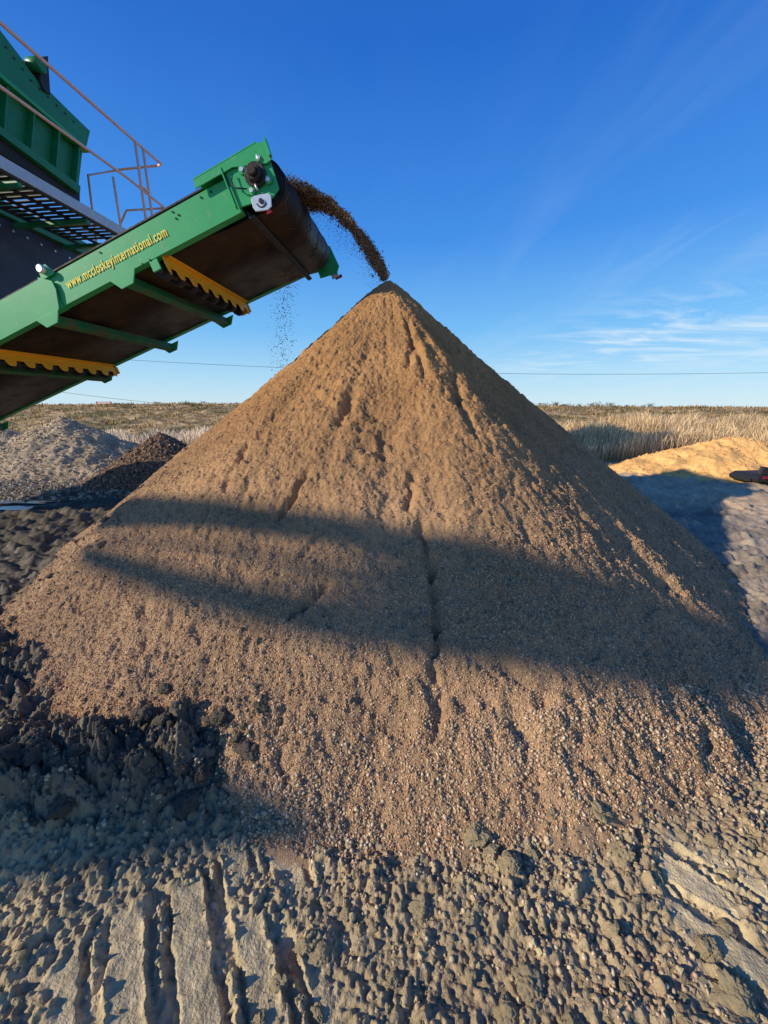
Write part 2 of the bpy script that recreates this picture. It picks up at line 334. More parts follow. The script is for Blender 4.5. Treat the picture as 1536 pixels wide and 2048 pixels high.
def ground_c(x, y, z):
    n = .5+.5*fbm(x*1.3, y*1.3, 3, 60); n = n[:, None]
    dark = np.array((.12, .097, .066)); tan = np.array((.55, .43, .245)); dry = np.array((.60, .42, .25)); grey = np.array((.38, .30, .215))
    tr1, tr2, _, _ = tracks(x, y); tt = np.clip(tr1+tr2, 0, 1)[:, None]
    c = tan*(.68+.48*n)*(.74+.26*tt)
    mid = (sm(-.5, 0, x)*(1-tt[:, 0])*(.4+.6*sm(-.3, .3, pn(x*4, y*4, 66))))[:, None]; c = c*(1-mid*.6)+np.array((.37, .26, .15))*mid*.6
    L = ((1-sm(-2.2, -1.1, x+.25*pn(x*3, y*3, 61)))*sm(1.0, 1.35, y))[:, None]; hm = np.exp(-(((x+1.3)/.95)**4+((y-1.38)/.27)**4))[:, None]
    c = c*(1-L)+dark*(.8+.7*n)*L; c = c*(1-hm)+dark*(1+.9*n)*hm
    Rt = (sm(2.0, 2.8, x)*sm(1.2, 2, y))[:, None]; c = c*(1-Rt)+grey*(.5+.9*n)*Rt
    D = (sm(5.0, 6.6, y+.8*pn(x*.6, y*.9, 62))*sm(0, 1, x))[:, None]; c = c*(1-D)+dry*(.75+.5*n)*D
    D2 = (sm(7.5, 9, y)*(1-sm(-1, 0, x)))[:, None]; c = c*(1-D2)+np.array((.46, .36, .25))*(.7+.6*n)*D2
    sp = (.72+.5*(.5+.5*fbm(x*22, y*22, 2, 63)))[:, None]; c = c*sp
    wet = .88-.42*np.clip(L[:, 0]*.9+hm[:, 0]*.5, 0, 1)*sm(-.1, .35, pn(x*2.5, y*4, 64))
    return np.concatenate([c, wet[:, None]], 1)
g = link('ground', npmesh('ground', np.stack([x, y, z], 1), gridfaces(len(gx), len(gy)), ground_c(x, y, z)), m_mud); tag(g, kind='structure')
def puddle(cx, cy, rx, ry, zz, seed):
    n = 120; pts = []
    for k in range(n):
        t = 2*math.pi*k/n; r = 1+.5*float(pn(math.cos(t)*1.5+seed, math.sin(t)*1.5, seed))+.35*float(pn(math.cos(t)*5+seed, math.sin(t)*5, seed+1)); pts.append((cx+rx*r*math.cos(t), cy+ry*r*math.sin(t), zz))
    me = bpy.data.meshes.new('puddle'); me.from_pydata(pts, [], [tuple(range(n))]); o = link('puddle', me, m_water); tag(o, kind='structure')
puddle(-6.5, 6.58, .75, .16, .006, 3); puddle(-6.25, 6.10, .66, .15, .004, 5)
pal_g = [(.54, .39, .24, 5), (.42, .29, .17, 4), (.62, .48, .31, 2.5), (.22, .15, .09, 3), (.68, .56, .40, .25)]
def gh(x, y): return np.maximum(ground_h(x, y), pile_h(x, y))
def gstones(n, fx, fy, r0, r1, pw=2, ico=True, pal=pal_g, name='loose_pebbles', label=None, dens=None, jit=.18, smooth=None, cat='gravel', sink=.3):
    x = fx(n); y = fy(n)
    if dens is not None:
        k = rng.random(n) < dens(x, y); x = x[k]; y = y[k]
    z = gh(x, y); rad = r0+(r1-r0)*rng.random(len(x))**pw
    o = link(name, stones(name, np.stack([x, y, z+rad*sink], 1), rad, pick(len(x), pal), ico, jit, ico if smooth is None else smooth, .6), m_stone)
    tag(o, label, cat, kind='stuff'); return o
def dn(x, y):
    toe = PC[1]-np.sqrt(np.maximum(.1, 4.04**2-(x-PC[0])**2)); d = toe-y
    a = np.exp(-np.maximum(0, d)/.09)*(d > -.3)*sm(-1.0, -.3, x+.2*pn(x*3, y*3, 70))
    tr1, tr2, _, _ = tracks(x, y)
    return np.clip(a*1.0+.34*sm(-.1, .7, x)*(d > -.2)*sm(-.3, .2, pn(x*4, y*4, 72))+.02, 0, 1)*(.30+.70*sm(-.35, .3, pn(x*5, y*5, 71)))*(1-.8*np.clip(tr1+tr2, 0, 1))
gstones(80000, lambda n: -1.7+4.2*rng.random(n), lambda n: .5+1.7*rng.random(n), .0030, .0088, 2.2, label='loose round pebbles scattered over the mud at the foot of the brown pile', dens=dn)
gstones(9000, lambda n: -9+8*rng.random(n), lambda n: 6.6+4*rng.random(n), .012, .045, 2.5, False, [(.48, .39, .28, 3), (.28, .2, .14, 3), (.56, .48, .37, 1)], 'scattered_stones', 'small stones strewn on the ground in front of the two grey piles')
def dcr(x, y):
    tr1, tr2, e, s2 = tracks(x, y)
    f1 = np.mod((e+.022*pn(x*2.2, y*2.2, 200)+.010*pn(x*9, y*9, 201))/PER1, 1); f2 = np.mod((s2+.035*pn(x*2.2, y*2.2, 220)+.010*pn(x*9, y*9, 221))/PER2, 1)
    g1 = np.exp(-((f1-.80)/.13)**2); g2 = np.exp(-((f2-.80)/.13)**2)
    toe = PC[1]-np.sqrt(np.maximum(.1, 4.04**2-(x-PC[0])**2))
    return (tr1*g1+tr2*g2*.9+(1-np.clip(tr1+tr2, 0, 1))*.45*sm(-.3, .3, pn(x*6, y*6, 301)))*(y < toe-.02)*sm(-.5, .1, pn(x*9, y*9, 300))
gstones(30000, lambda n: -1.7+3.7*rng.random(n), lambda n: .5+.95*rng.random(n), .0016, .0115, 4.0, True, [(.48, .375, .21, 3), (.42, .33, .185, 3), (.54, .43, .26, 1)], 'mud_crumbs', 'broken crumbs of tan clay lying in and between the track prints', dens=dcr, jit=.38, smooth=False, cat='mud', sink=.0)
def ddk(x, y):
    return np.exp(-(((x+1.38)/.84)**4+np.abs((y-1.33-.16*(x+1.3))/.27)**2.6))+.25*(1-sm(-2.6, -1.5, x+.06*y))*sm(1.2, 1.5, y)
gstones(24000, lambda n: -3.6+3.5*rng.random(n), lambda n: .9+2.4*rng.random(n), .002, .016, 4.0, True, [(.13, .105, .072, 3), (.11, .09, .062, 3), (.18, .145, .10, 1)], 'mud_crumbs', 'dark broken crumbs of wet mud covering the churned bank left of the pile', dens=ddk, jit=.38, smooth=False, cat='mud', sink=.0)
# mud clods
def clod_mesh(seed, colr):
    bm = bmesh.new(); bmesh.ops.create_icosphere(bm, subdivisions=5, radius=1)
    off = Vector((seed*5.1, seed*2.3, 0))
    for v in bm.verts:
        d = v.co.copy(); f = 1+.45*noise.noise(d*1.4+off)-.30*abs(noise.noise(d*2.7+off))+.16*noise.noise(d*6+off)-.16*abs(noise.noise(d*9+off))+.12*noise.noise(d*19+off)
        v.co = d*f; v.co.z *= .62
    me = bpy.data.meshes.new('mud_clod'); bm.to_mesh(me); bm.free()
    a = me.color_attributes.new('Col', 'FLOAT_COLOR', 'POINT'); n = len(me.vertices)
    cc = np.ones((n, 4)); cc[:, :3] = np.array(colr); cc[:, 3] = .75; a.data.foreach_set('color', cc.astype(np.float32).ravel())
    me.polygons.foreach_set('use_smooth', [True]*len(me.polygons)); me.materials.append(m_mud); return me
cms = [clod_mesh(i+1, (.15, .12, .082)) for i in range(6)]; cmt = [clod_mesh(i+11, (.48, .375, .21)) for i in range(4)]
def put(me, x, y, r):
    zz = float(gh(np.array([x]), np.array([y]))[0])
    o = bpy.data.objects.new('mud_clod', me); COL.objects.link(o); o.location = (x, y, zz-r*.05); o.scale = (r, r*random.uniform(.6, 1.1), r*random.uniform(.7, 1)); o.rotation_euler = (random.uniform(-.4, .4), random.uniform(-.4, .4), random.uniform(0, 6.3)); return o
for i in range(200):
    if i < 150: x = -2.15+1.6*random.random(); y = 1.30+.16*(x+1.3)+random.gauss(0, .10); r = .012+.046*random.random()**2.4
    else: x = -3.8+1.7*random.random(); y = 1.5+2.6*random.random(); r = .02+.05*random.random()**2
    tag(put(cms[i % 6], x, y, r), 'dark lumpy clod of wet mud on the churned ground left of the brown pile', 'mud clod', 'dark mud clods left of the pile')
for i in range(90):
    x = .25+1.6*random.random(); y = .58+.58*random.random(); r = .012+.040*random.random()**2.2
    if i > 60: x = -.5+.9*random.random(); y = .6+.35*random.random(); r *= .7
    tag(put(cmt[i % 4], x, y, r), 'pale tan clod of clay among the pebbles in front of the brown pile', 'mud clod', 'pale clay clods in front of the pile')
# ---------------------------------------------------------------- smaller piles
def small_pile(name, cx, cy, rx, ry, H, m, colr, label, seed, nz=.06, lobes=(), stn=None, expo=1.0, cat='pile'):
    n = 220; ax = np.linspace(-1.25, 1.25, n); A, B = np.meshgrid(ax, ax); a = A.ravel(); b = B.ravel(); x = cx+a*rx; y = cy+b*ry
    def hh(x, y):
        a = (x-cx)/rx; b = (y-cy)/ry; r = np.sqrt(a*a+b*b+.002); h = H*(1-r**expo)
        for (lx, ly, lr, lh) in lobes: h = np.maximum(h, lh*(1-np.hypot(x-lx, y-ly)/lr))
        h = h+nz*fbm(x*1.6, y*1.6, 4, seed, .6)+.02*fbm(x*9, y*9, 2, seed+4)
        return .05*np.logaddexp(0, h/.05)-.06
    z = hh(x, y); c = np.array(colr)[None]*(.75+.5*(.5+.5*fbm(x*3, y*3, 3, seed+9)))[:, None]
    o = link(name, npmesh(name, np.stack([x, y, z], 1), gridfaces(n, n), c), m); tag(o, label, cat)
    if stn:
        k, r0, r1, pal = stn; t = rng.random(k)*2*np.pi; r = np.sqrt(rng.random(k))*1.05; x = cx+rx*r*np.cos(t); y = cy+ry*r*np.sin(t); z = hh(x, y)
        rad = r0+(r1-r0)*rng.random(k)**2; s = link('stones', stones(name+'_stones', np.stack([x, y, z+rad*.3], 1), rad, pick(k, pal), False), m_stone, o); tag(s, kind='stuff')
    return o
small_pile('gravel_pile', -8.6, 10.6, 2.9, 2.2, 1.44, m_soil, (.50, .38, .25), 'grey gravel pile at the far left under the conveyor, the larger of two there', 80, .08, [(-10.2, 10.5, 2.2, 1.15), (-7.4, 10.3, 1.8, .75)], (9000, .010, .032, [(.55, .43, .29, 4), (.36, .27, .18, 3), (.64, .53, .38, 1.0)]))
small_pile('stone_pile', -4.85, 8.5, 1.75, 1.45, 1.17, m_soil, (.22, .14, .095), 'low pile of dark brown stones just left of the tall soil pile', 90, .02, [(-5.9, 8.4, .9, .3)], (9500, .014, .034, [(.31, .19, .125, 5), (.43, .30, .21, 2.5), (.50, .42, .33, .5), (.11, .07, .05, 2.2)]))
small_pile('sand_pile', 8.9, 9.9, 3.4, 1.9, 1.0, m_sand, (.90, .50, .17), 'low pile of yellow orange sand in front of the reeds at right', 100, .06, [(8.2, 9.7, 1.9, .85), (11.0, 9.9, 2.2, .9)], (2500, .01, .03, [(.80, .46, .18, 2), (.64, .35, .13, 1)]), 1.0)
# ---------------------------------------------------------------- bank behind the yard
bx_ = np.concatenate([np.linspace(-320, -42, 60), np.linspace(-40, 50, 700), np.linspace(52, 320, 60)]); by_ = np.concatenate([np.linspace(12, 34, 260), np.linspace(36, 160, 30)])
def bank_h(x, y):
    prof = sm(14.0, 28.0, y+1.2*pn(x*.15, y*0, 110))
    crest = 1.78+.14*pn(x*.07, x*0, 111)+.05*pn(x*.3, x*0, 112)-.015*np.clip(x-8, 0, 40)
    return prof*crest-.03+.14*fbm(x*.5, y*1.2, 4, 113, .6)*sm(13, 17, y)*(1-.6*sm(26, 34, y))
Bx, By = np.meshgrid(bx_, by_); x = Bx.ravel(); y = By.ravel(); z = bank_h(x, y)
tone = lambda x, y: np.clip(.62+1.1*fbm(x*.35, y*1.3, 4, 120, .6), 0, 1)[:, None]
n = tone(x, y)
c = np.array((.17, .145, .07))*(1-n)+np.array((.50, .35, .19))*n; c = c*(.5+.9*(.5+.5*fbm(x*1.7, y*4, 3, 125))[:, None])
hb = link('hillside', npmesh('hillside', np.stack([x, y, z], 1), gridfaces(len(bx_), len(by_)), c), m_bank); tag(hb, kind='structure')
def blades(name, x, y, z, h, w, base, tip, lean, plume=None, tint=None):
    n = len(x); a = rng.random(n)*np.pi; dx = np.cos(a)*w; dy = np.sin(a)*w*.4
    lx = rng.normal(size=n)*lean*h+.1*h*lean; ly = rng.normal(size=n)*lean*h*.6
    P = np.zeros((n, 7, 3))
    for k, (f, ww) in enumerate(((0, 1), (.6, .8))):
        for s in (0, 1):
            sg = (-1, 1)[s]; i = 2*k+s; P[:, i, 0] = x+lx*f*f+sg*dx*ww; P[:, i, 1] = y+ly*f*f+sg*dy*ww; P[:, i, 2] = z+h*f
    pw = plume if plume else .3
    for s in (0, 1):
        sg = (-1, 1)[s]; P[:, 4+s, 0] = x+lx*.72+sg*dx*pw; P[:, 4+s, 1] = y+ly*.72+sg*dy*pw; P[:, 4+s, 2] = z+h*.86
    P[:, 6, 0] = x+lx*1.15; P[:, 6, 1] = y+ly; P[:, 6, 2] = z+h
    T = np.array([(0, 1, 3), (0, 3, 2), (2, 3, 5), (2, 5, 4), (4, 5, 6)]); Fc = (T[None]+(np.arange(n)*7)[:, None, None]).reshape(-1, 3)
    f = np.array([0, 0, .6, .6, 1, 1, 1])[None, :, None]; v = (.6+.8*rng.random((n, 1, 1)))
    C = (np.array(base)*(1-f)+np.array(tip)*f)*v
    if tint is not None: C = C*tint[:, None, :]
    return npmesh(name, P.reshape(-1, 3), Fc, C.reshape(-1, 3))
k = 60000; x = 3.2+24*rng.random(k)**1.1; y = 11.4+5.0*rng.random(k)+.15*(x-4)*rng.random(k)-.5*pn(x*.4, x*0, 129)
kp = pn(x*.5, y*.7, 130) > -.35; x = x[kp]; y = y[kp]
h = (.50+.60*rng.random(len(x)))*(.45+.55*sm(3.8, 9.5, x))*(1+.35*pn(x*.8, y*.8, 131))*(.75+.3*sm(11.5, 15, y))*1.15
tint = (1+.35*pn(x*.7, y*1.1, 137))[:, None]*np.ones((1, 3))
o = link('reeds', blades('reeds', x, y, np.zeros(len(x)), h, .0065, (.46, .30, .14), (.78, .56, .31), .17, 1.8, tint), m_grass); tag(o, 'tall dry golden reeds standing behind the yellow sand pile at right', 'reeds', kind='stuff')
k = 26000; x = -13+10.5*rng.random(k); y = 11.8+3.4*rng.random(k); kp = pn(x*.6, y*.6, 132) > -.1; x = x[kp]; y = y[kp]
h = (.30+.5*rng.random(len(x)))*(1+.5*pn(x*.9, y*.9, 133))
tint = (1+.35*pn(x*.7, y*1.1, 138))[:, None]*np.ones((1, 3))
o = link('reeds', blades('reeds_left', x, y, np.zeros(len(x)), h, .008, (.38, .28, .16), (.84, .68, .50), .18, 2.2, tint), m_grass); tag(o, 'pale feathery reeds behind the two small piles at left', 'reeds', kind='stuff')
k = 70000; x = -45+100*rng.random(k); y = 13+19*rng.random(k); z = bank_h(x, y); h = .04+.12*rng.random(k)**2+.30*np.clip(pn(x*.7, y*1.1, 134)-.1, 0, 1)
tn_ = tone(x, y); tint = np.array((.62, .64, .42))*(1-tn_)+np.array((1.4, 1.08, .95))*tn_
o = link('bank_grass', blades('bank_grass', x, y, z, h, .03, (.22, .17, .08), (.44, .34, .175), .4, tint=tint), m_grass); tag(o, 'rough green and straw coloured grass over the low bank', 'grass', kind='stuff')
def shrub_mesh(seed):
    rnd = random.Random(seed); mb = MB()
    def br(p, d, L, r, lv):
        q = p+d*L; mb.tube([p, q], r, 3, r*.6)
        if lv == 0: return
        for _ in range(rnd.choice((3, 4))):
            dd = (d+Vector((rnd.gauss(0, .5), rnd.gauss(0, .5), rnd.gauss(.1, .3)))).normalized(); br(p+d*L*rnd.uniform(.5, 1), dd, L*rnd.uniform(.55, .8), r*.6, lv-1)
    for _ in range(5): br(Vector((rnd.gauss(0, .15), rnd.gauss(0, .1), 0)), Vector((rnd.gauss(0, .4), rnd.gauss(0, .4), 1)).normalized(), .34, .018, 3)
    return mb.build('bare_shrub', m_twig)
sh = [shrub_mesh(s) for s in (1, 2, 3)]; first = {0: 1, 1: 1, 2: 1}
for i, px in enumerate([1062, 1078, 1096, 1110, 1125, 1140, 1158, 1180, 1200, 1222, 1262, 1285, 1300, 125, 165, 238, 318, 330, 410]):
    k = i % 3; o = sh[k] if first[k] else sh[k].copy()
    if not first[k]: COL.objects.link(o)
    first[k] = 0; Y_ = 27.5+random.random()*2; X_ = atY(px, 815, Y_).x
    o.location = (X_, Y_, float(bank_h(np.array([X_]), np.array([Y_]))[0])-.05); s = random.uniform(.4, .75)*(1 if px > 1000 else .7); o.scale = (s*1.4, s*1.3, s); o.rotation_euler.z = random.random()*6
    tag(o, 'small leafless shrub on the skyline of the grassy bank, '+('right' if px > 1000 else 'left')+' of the tall pile', 'shrub', 'bare shrubs along the bank crest '+('at right' if px > 1000 else 'at left'))
P_ = atY(208, 808, 28); bz = float(bank_h(np.array([P_.x]), np.array([P_.y]))[0])
fb = empty('barrier', (P_.x, P_.y, bz)); tag(fb, 'small orange barrier on top of the grassy bank at left', 'barrier')
for s in (-.5, .5): MB().box(s-.03, s+.03, -.03, .03, 0, .30).build('post', m_orange, fb)
for zz in (.14, .26): MB().box(-.52, .52, -.045, -.032, zz-.025, zz+.025).build('rail', m_orange, fb)
for (a_, b_, Yd, lab) in [((150, 713), (1700, 741), 60, 'thin overhead cable crossing the whole sky above the bank, the higher one'), ((-100, 752), (900, 842), 60, 'thin overhead cable low in the sky at left, dipping behind the pile'), ((900, 795), (1800, 822), 90, 'thin overhead cable just above the skyline at right of the pile')]:
    A = atY(*a_, Yd); B = atY(*b_, Yd); pts = [A.lerp(B, t/24)+Vector((0, 0, -1.3*4*(t/24)*(1-t/24))) for t in range(25)]
    o = MB().tube(pts, .026, 5).build('power_cable', m_cable); tag(o, lab, 'cable')
# ---------------------------------------------------------------- dark trailer at right edge
tr = empty('trailer', (7.62, 7.75, 0)); tr.rotation_euler.z = R(6); tag(tr, 'low dark trailer at the right edge in front of the yellow sand pile', 'trailer')
MB().prism([(0, .13), (2.2, .13), (2.2, .27), (.10, .27), (-.02, .20)], lambda p, a: (p[0], a, p[1]), 0, .6).build('bed', m_black, tr, .008)
MB().prism([(.06, .273), (.46, .273), (.36, .40), (.10, .44)], lambda p, a: (p[0], a, p[1]), .02, .10).build('side_panel', m_dark, tr, .006)
MB().box(.465, 2.2, .02, .07, .273, .42).build('side_board', m_dark, tr, .006)
MB().box(.10, .22, -.018, -.003, .19, .24).build('tail_light', m_red, tr, .003)
MB().box(.24, .36, -.014, -.003, .18, .25).build('number_plate', m_white, tr)
MB().box(-.05, -.025, .1, .5, .12, .18).build('bumper', m_dark, tr, .004)
for xx in (.8, 1.3):
    for yy in (-.02, .46):
        w_ = MB().cyl((xx, yy, .12), (xx, yy+.14, .12), .12, 24).build('wheel', m_black, tr, .02); MB().cyl((xx, yy-.006, .12), (xx, yy+.1, .12), .06, 16).build('rim', m_galv, w_)
# ---------------------------------------------------------------- conveyor
CY = 4.4
d_ = ray(858, 815); Vv = Vector((d_.x, d_.y, 0)).normalized(); Uh = Vector((Vv.y, -Vv.x, 0)); PHI = R(20.2)
U = Uh*math.cos(PHI)+Vector((0, 0, math.sin(PHI))); Nn = -Uh*math.sin(PHI)+Vector((0, 0, math.cos(PHI)))
P0 = atY(515, 356, CY); K0 = CY/4.1
f_ = ray(515, 356); g_ = ray(638, 512); WD = (4.1*(f_.z/f_.y)/(g_.z/g_.y)-4.1)/Vv.y
cv = empty('conveyor'); cv.matrix_world = Matrix(((U.x*K0, Vv.x*K0, Nn.x*K0, P0.x), (U.y*K0, Vv.y*K0, Nn.y*K0, P0.y), (U.z*K0, Vv.z*K0, Nn.z*K0, P0.z), (0, 0, 0, 1)))
tag(cv, 'green inclined discharge conveyor with yellow roller guards dropping soil onto the tall pile', 'conveyor')
def C(px, py, v=0):
    q = (on_plane(px, py, P0+Vv*v*K0, Vv)-P0)/K0; return (q.dot(U), q.dot(Nn))
def Cw(u, v, w): return P0+(U*u+Vv*v+Nn*w)*K0
fl = lambda p, a: (p[0], a, p[1])
WB, WT = -.178, .115
uj = C(110, 600)[0]; ul = -7.2
def beam(mb, u0, u1, v0, s, wb=WB, wt=WT):
    t = .012
    mb.box(u0, u1, min(v0, v0+s*t), max(v0, v0+s*t), wb, wt)
    for w0 in (wb, wt-t): mb.box(u0, u1, min(v0+s*t, v0+s*.08), max(v0+s*t, v0+s*.08), w0, w0+t)
uh_ = C(470, 400)[0]
mb = MB(); beam(mb, uj-.02, uh_+.03, 0, 1); mb.build('side_beam', m_green, cv, .003)
mb = MB(); beam(mb, ul, uj+.06, -.014, 1, WB-.012, WT+.012); mb.build('side_beam', m_green, cv, .003)
mb = MB(); beam(mb, ul, .1, WD, -1); mb.build('side_beam', m_green, cv, .003)
MB().prism([(uj-.05, WB-.02), (uj+.02, WB-.02), (uj+.09, -.03), (uj+.09, .05), (uj-.04, .14), (uj-.05, .1)], fl, -.030, -.0145).build('joint_plate', m_green, cv, .003)
pu, pw = C(91, 541); mb = MB(); mb.cyl((pu, -.07, pw), (pu, .05, pw), .04, 20); mb.build('pivot_pin', m_steel, cv, .008)
MB().prism([(pu-.07, WT-.02), (pu+.10, WT-.02), (pu+.05, pw+.035), (pu-.05, pw+.035)], fl, -.028, -.0145).build('pin_lug', m_green, cv, .003)
for (px, py) in [(345, 424), (357, 430), (352, 437), (200, 505), (402, 395), (422, 384), (300, 520), (285, 528)]:
    u_, w_ = C(px, py); MB().cyl((u_, -.008, w_), (u_, .004, w_), .009, 10).build('bolt', m_dark, cv)
hp = [C(*q) for q in [(452, 345), (505, 322), (540, 318), (552, 352), (560, 380), (548, 398), (482, 418), (466, 380)]]
for v0, v1 in ((-.030, -.012), (WD+.012, WD+.030)):
    MB().prism(hp, fl, v0, v1).build('head_plate', m_green, cv, .003)
fp = [(-.05, -.26), (.19, -.29), (.25, -.22), (.22, .05), (.12, .12), (-.05, .1)]
MB().prism(fp, fl, WD+.032, WD+.045).build('end_guard', m_green, cv, .003)
a0 = C(466, 378); a1 = C(482, 418); MB().box(a0[0]-.03, a0[0]-.018, -.06, -.012, a1[1], WT+.06).build('plate_flange', m_green, cv, .002)
hd = [C(*q) for q in [(393, 366), (517, 293), (535, 290), (547, 326), (538, 334), (470, 342), (397, 384)]]
MB().prism(hd, fl, -.052, -.040).build('hood_side', m_green, cv, .003)
MB().prism(hd, fl, WD+.046, WD+.056).build('hood_side', m_green, cv, .003)
top0, top1 = hd[0], hd[1]
MB().prism([top0, top1, (top1[0], top1[1]+.012), (top0[0], top0[1]+.012)], fl, -.052, WD+.056).build('hood_top', m_green, cv, .002)
e0 = C(535, 291); e1 = C(546, 325); MB().prism([e0, e1, (e1[0]+.02, e1[1]), (e0[0]+.02, e0[1])], fl, -.10, -.0525).build('hood_flange', m_green, cv, .002)
PR = .215
MB().cyl((0, .10, 0), (0, WD-.10, 0), PR-.02, 48).build('head_pulley', m_dark, cv)
prof = [(ul, PR), (0, PR)]+[(PR*math.sin(t*math.pi/24), PR*math.cos(t*math.pi/24)) for t in range(1, 24)]+[(0, -PR)]+[(-.45, -PR+.02), (-.7, -.165), (ul, -.165)]
def ring(prof, th_):
    res = []
    for i, p in enumerate(prof):
        a_ = Vector(prof[max(0, i-1)]); b_ = Vector(prof[min(len(prof)-1, i+1)]); t = (b_-a_).normalized(); n_ = Vector((t.y, -t.x)); res.append((p[0]+n_.x*th_, p[1]+n_.y*th_))
    return res
inn = ring(prof, .014); mb = MB(); v0, v1 = .11, WD-.11; n = len(prof)
mb.v = [(p[0], v0, p[1]) for p in prof]+[(p[0], v1, p[1]) for p in prof]+[(p[0], v0, p[1]) for p in inn]+[(p[0], v1, p[1]) for p in inn]
for i in range(n-1):
    mb.f += [(i, i+1, n+i+1, n+i), (2*n+i, 3*n+i, 3*n+i+1, 2*n+i+1), (i, 2*n+i, 2*n+i+1, i+1), (n+i, n+i+1, 3*n+i+1, 3*n+i)]; mb.s += [1, 1, 0, 0]
bl = mb.build('belt', m_belt, cv)
for v_ in (.22, .55, .9, 1.25, 1.6):
    pts = [((PR+.002)*math.sin(t*math.pi/20), v_+random.uniform(-.05, .05), (PR+.002)*math.cos(t*math.pi/20)) for t in range(0, 21)]
    MB().tube(pts, .004, 5).build('mud_streak', m_drumbelt, bl)
def bearing(v, s):
    h2 = MB(); h2.cyl((0, v, 0), (0, v+s*.03, 0), .098, 28); h2.cyl((0, v+s*.03, 0), (0, v+s*.075, 0), .072, 28, .062)
    o = h2.build('bearing', m_dark, cv, .006)
    MB().cyl((0, v+s*.076, 0), (0, v+s*.11, 0), .040, 20).build('shaft_end', m_belt, o, .004)
    for k in range(4):
        t = R(50+90*k); c_ = (.125*math.cos(t), .125*math.sin(t)); MB().cyl((c_[0], v, c_[1]), (c_[0], v+s*.035, c_[1]), .02, 6).build('bolt', m_steel, o, .002)
        MB().cyl((c_[0], v+s*.004, c_[1]), (c_[0], v+s*.022, c_[1]), .034, 16).build('flange_lug', m_green, o)
bearing(-.032, -1); bearing(WD+.046, 1)
a_ = C(470, 355); b_ = C(478, 380); c_ = C(500, 385)
MB().tube([(a_[0], -.05, a_[1]), (b_[0]-.03, -.07, b_[1]+.02), (b_[0], -.07, b_[1]-.02), (c_[0], -.06, c_[1])], .006, 6).build('grease_hose', m_black, cv)
for (px, py) in [(522, 326), (519, 383)]:
    u_, w_ = C(px, py); MB().cyl((u_, -.06, w_-.02), (u_, -.06, w_+.03), .010, 8).build('adjuster_bolt', m_steel, cv)
tb = [C(*q) for q in [(506, 402), (512, 396), (541, 391), (546, 396), (547, 418), (540, 425), (516, 428), (510, 420)]]
o = MB().prism(tb, fl, -.048, -.034).build('tension_bracket', m_steel, cv, .004)
u_, w_ = C(527, 408); MB().cyl((u_, -.062, w_), (u_, -.049, w_), .022, 6).build('nut', m_dark, o)
mb = MB(); cu, cw = C(527, 408)
mb.tube([(cu+.045*math.cos(R(180+16*k)), -.0490, cw+.045*math.sin(R(180+16*k))) for k in range(10)], .006, 6)
mb.build('slot', m_black, o)
u_, w_ = C(543, 427); MB().box(u_-.03, u_+.015, -.044, -.034, w_-.012, w_+.004).build('red_reflector', m_red, o)
MB().box(.10, .20, WD+.046, WD+.06, -.33, -.22).build('tension_bracket', m_steel, cv, .004)
MB().box(.14, .24, WD+.061, WD+.066, -.35, -.31).build('red_reflector', m_red, cv)
u_, w_ = C(502, 432); MB().box(u_-.03, u_+.03, .02, WD-.02, -.245, -.225).box(u_-.03, u_-.018, .02, WD-.02, -.225, -.18).build('scraper_bar', m_dark, cv, .003)
for (px, py) in [(250, 552), (105, 640), (-72, 724), (-330, 870)]:
    u_ = C(px, py)[0]
    o = MB().box(u_-.045, u_+.045, -.02, WD+.06, -.285, -.197).build('cross_member', m_mgreen, cv, .004)
    br_ = [(u_-.15, WB-.015), (u_+.15, WB-.015), (u_+.07, -.30), (u_-.07, -.30)]
    MB().prism(br_, fl, -.036, -.021).build('bracket', m_green, o, .003)
    MB().prism(br_, fl, WD+.061, WD+.075).build('bracket', m_green, o, .003)
    for q in (-.03, .03): MB().cyl((u_+q, WD+.075, -.235), (u_+q, WD+.09, -.235), .012, 8).build('bolt', m_steel, o)
for (px, py) in [(318, 508), (-35, 704), (-420, 920)]:
    u_ = C(px, py)[0]; gd = MB(); v0, v1 = .03, WD-.04; nn = 8; st_ = (v1-v0)/nn
    gd.box(u_, u_+.010, v0, v1, -.262, -.168); gd.box(u_+.010, u_+.06, v0, v1, -.178, -.168)
    for k in range(nn+1):
        a_ = v0+st_*k; y0 = max(v0, a_-st_*.30); y1 = min(v1, a_+st_*.30)
        gd.prism([(y0, -.262), (y1, -.262), (y1-.02, -.31), (y1-.04, -.328), (y0+.04, -.328), (y0+.02, -.31)], lambda p, a: (a, p[0], p[1]), u_, u_+.010)
    gd.build('roller_guard', m_yellow, cv, .002)
    ro = MB().cyl((u_-.095, v0-.02, -.245), (u_-.095, v1+.02, -.245), .028, 14).build('return_roller', m_dark, cv)
    for k in range(nn):
        a_ = v0+st_*(k+.5); MB().cyl((u_-.095, a_-.04, -.245), (u_-.095, a_+.04, -.245), .075, 20).build('roller_disc', m_black, ro, .012)
    MB().box(u_-.13, u_-.04, -.001, .02, -.28, WB-.004).build('roller_bracket', m_green, cv, .003)
    MB().box(u_-.13, u_+.02, WD-.02, WD+.02, -.28, WB-.004).build('roller_bracket', m_yellow, cv, .003)
tx = bpy.data.curves.new('lettering', 'FONT'); tx.body = 'www.mccloskeyinternational.com'; tx.size = 1; tx.offset = .014; tx.extrude = .004; tx.align_x = 'LEFT'; tx.space_character = 1.12
to = bpy.data.objects.new('tmp', tx); COL.objects.link(to); bpy.context.view_layer.update()
dg = bpy.context.evaluated_depsgraph_get(); tm = bpy.data.meshes.new_from_object(to.evaluated_get(dg)); bpy.data.objects.remove(to)
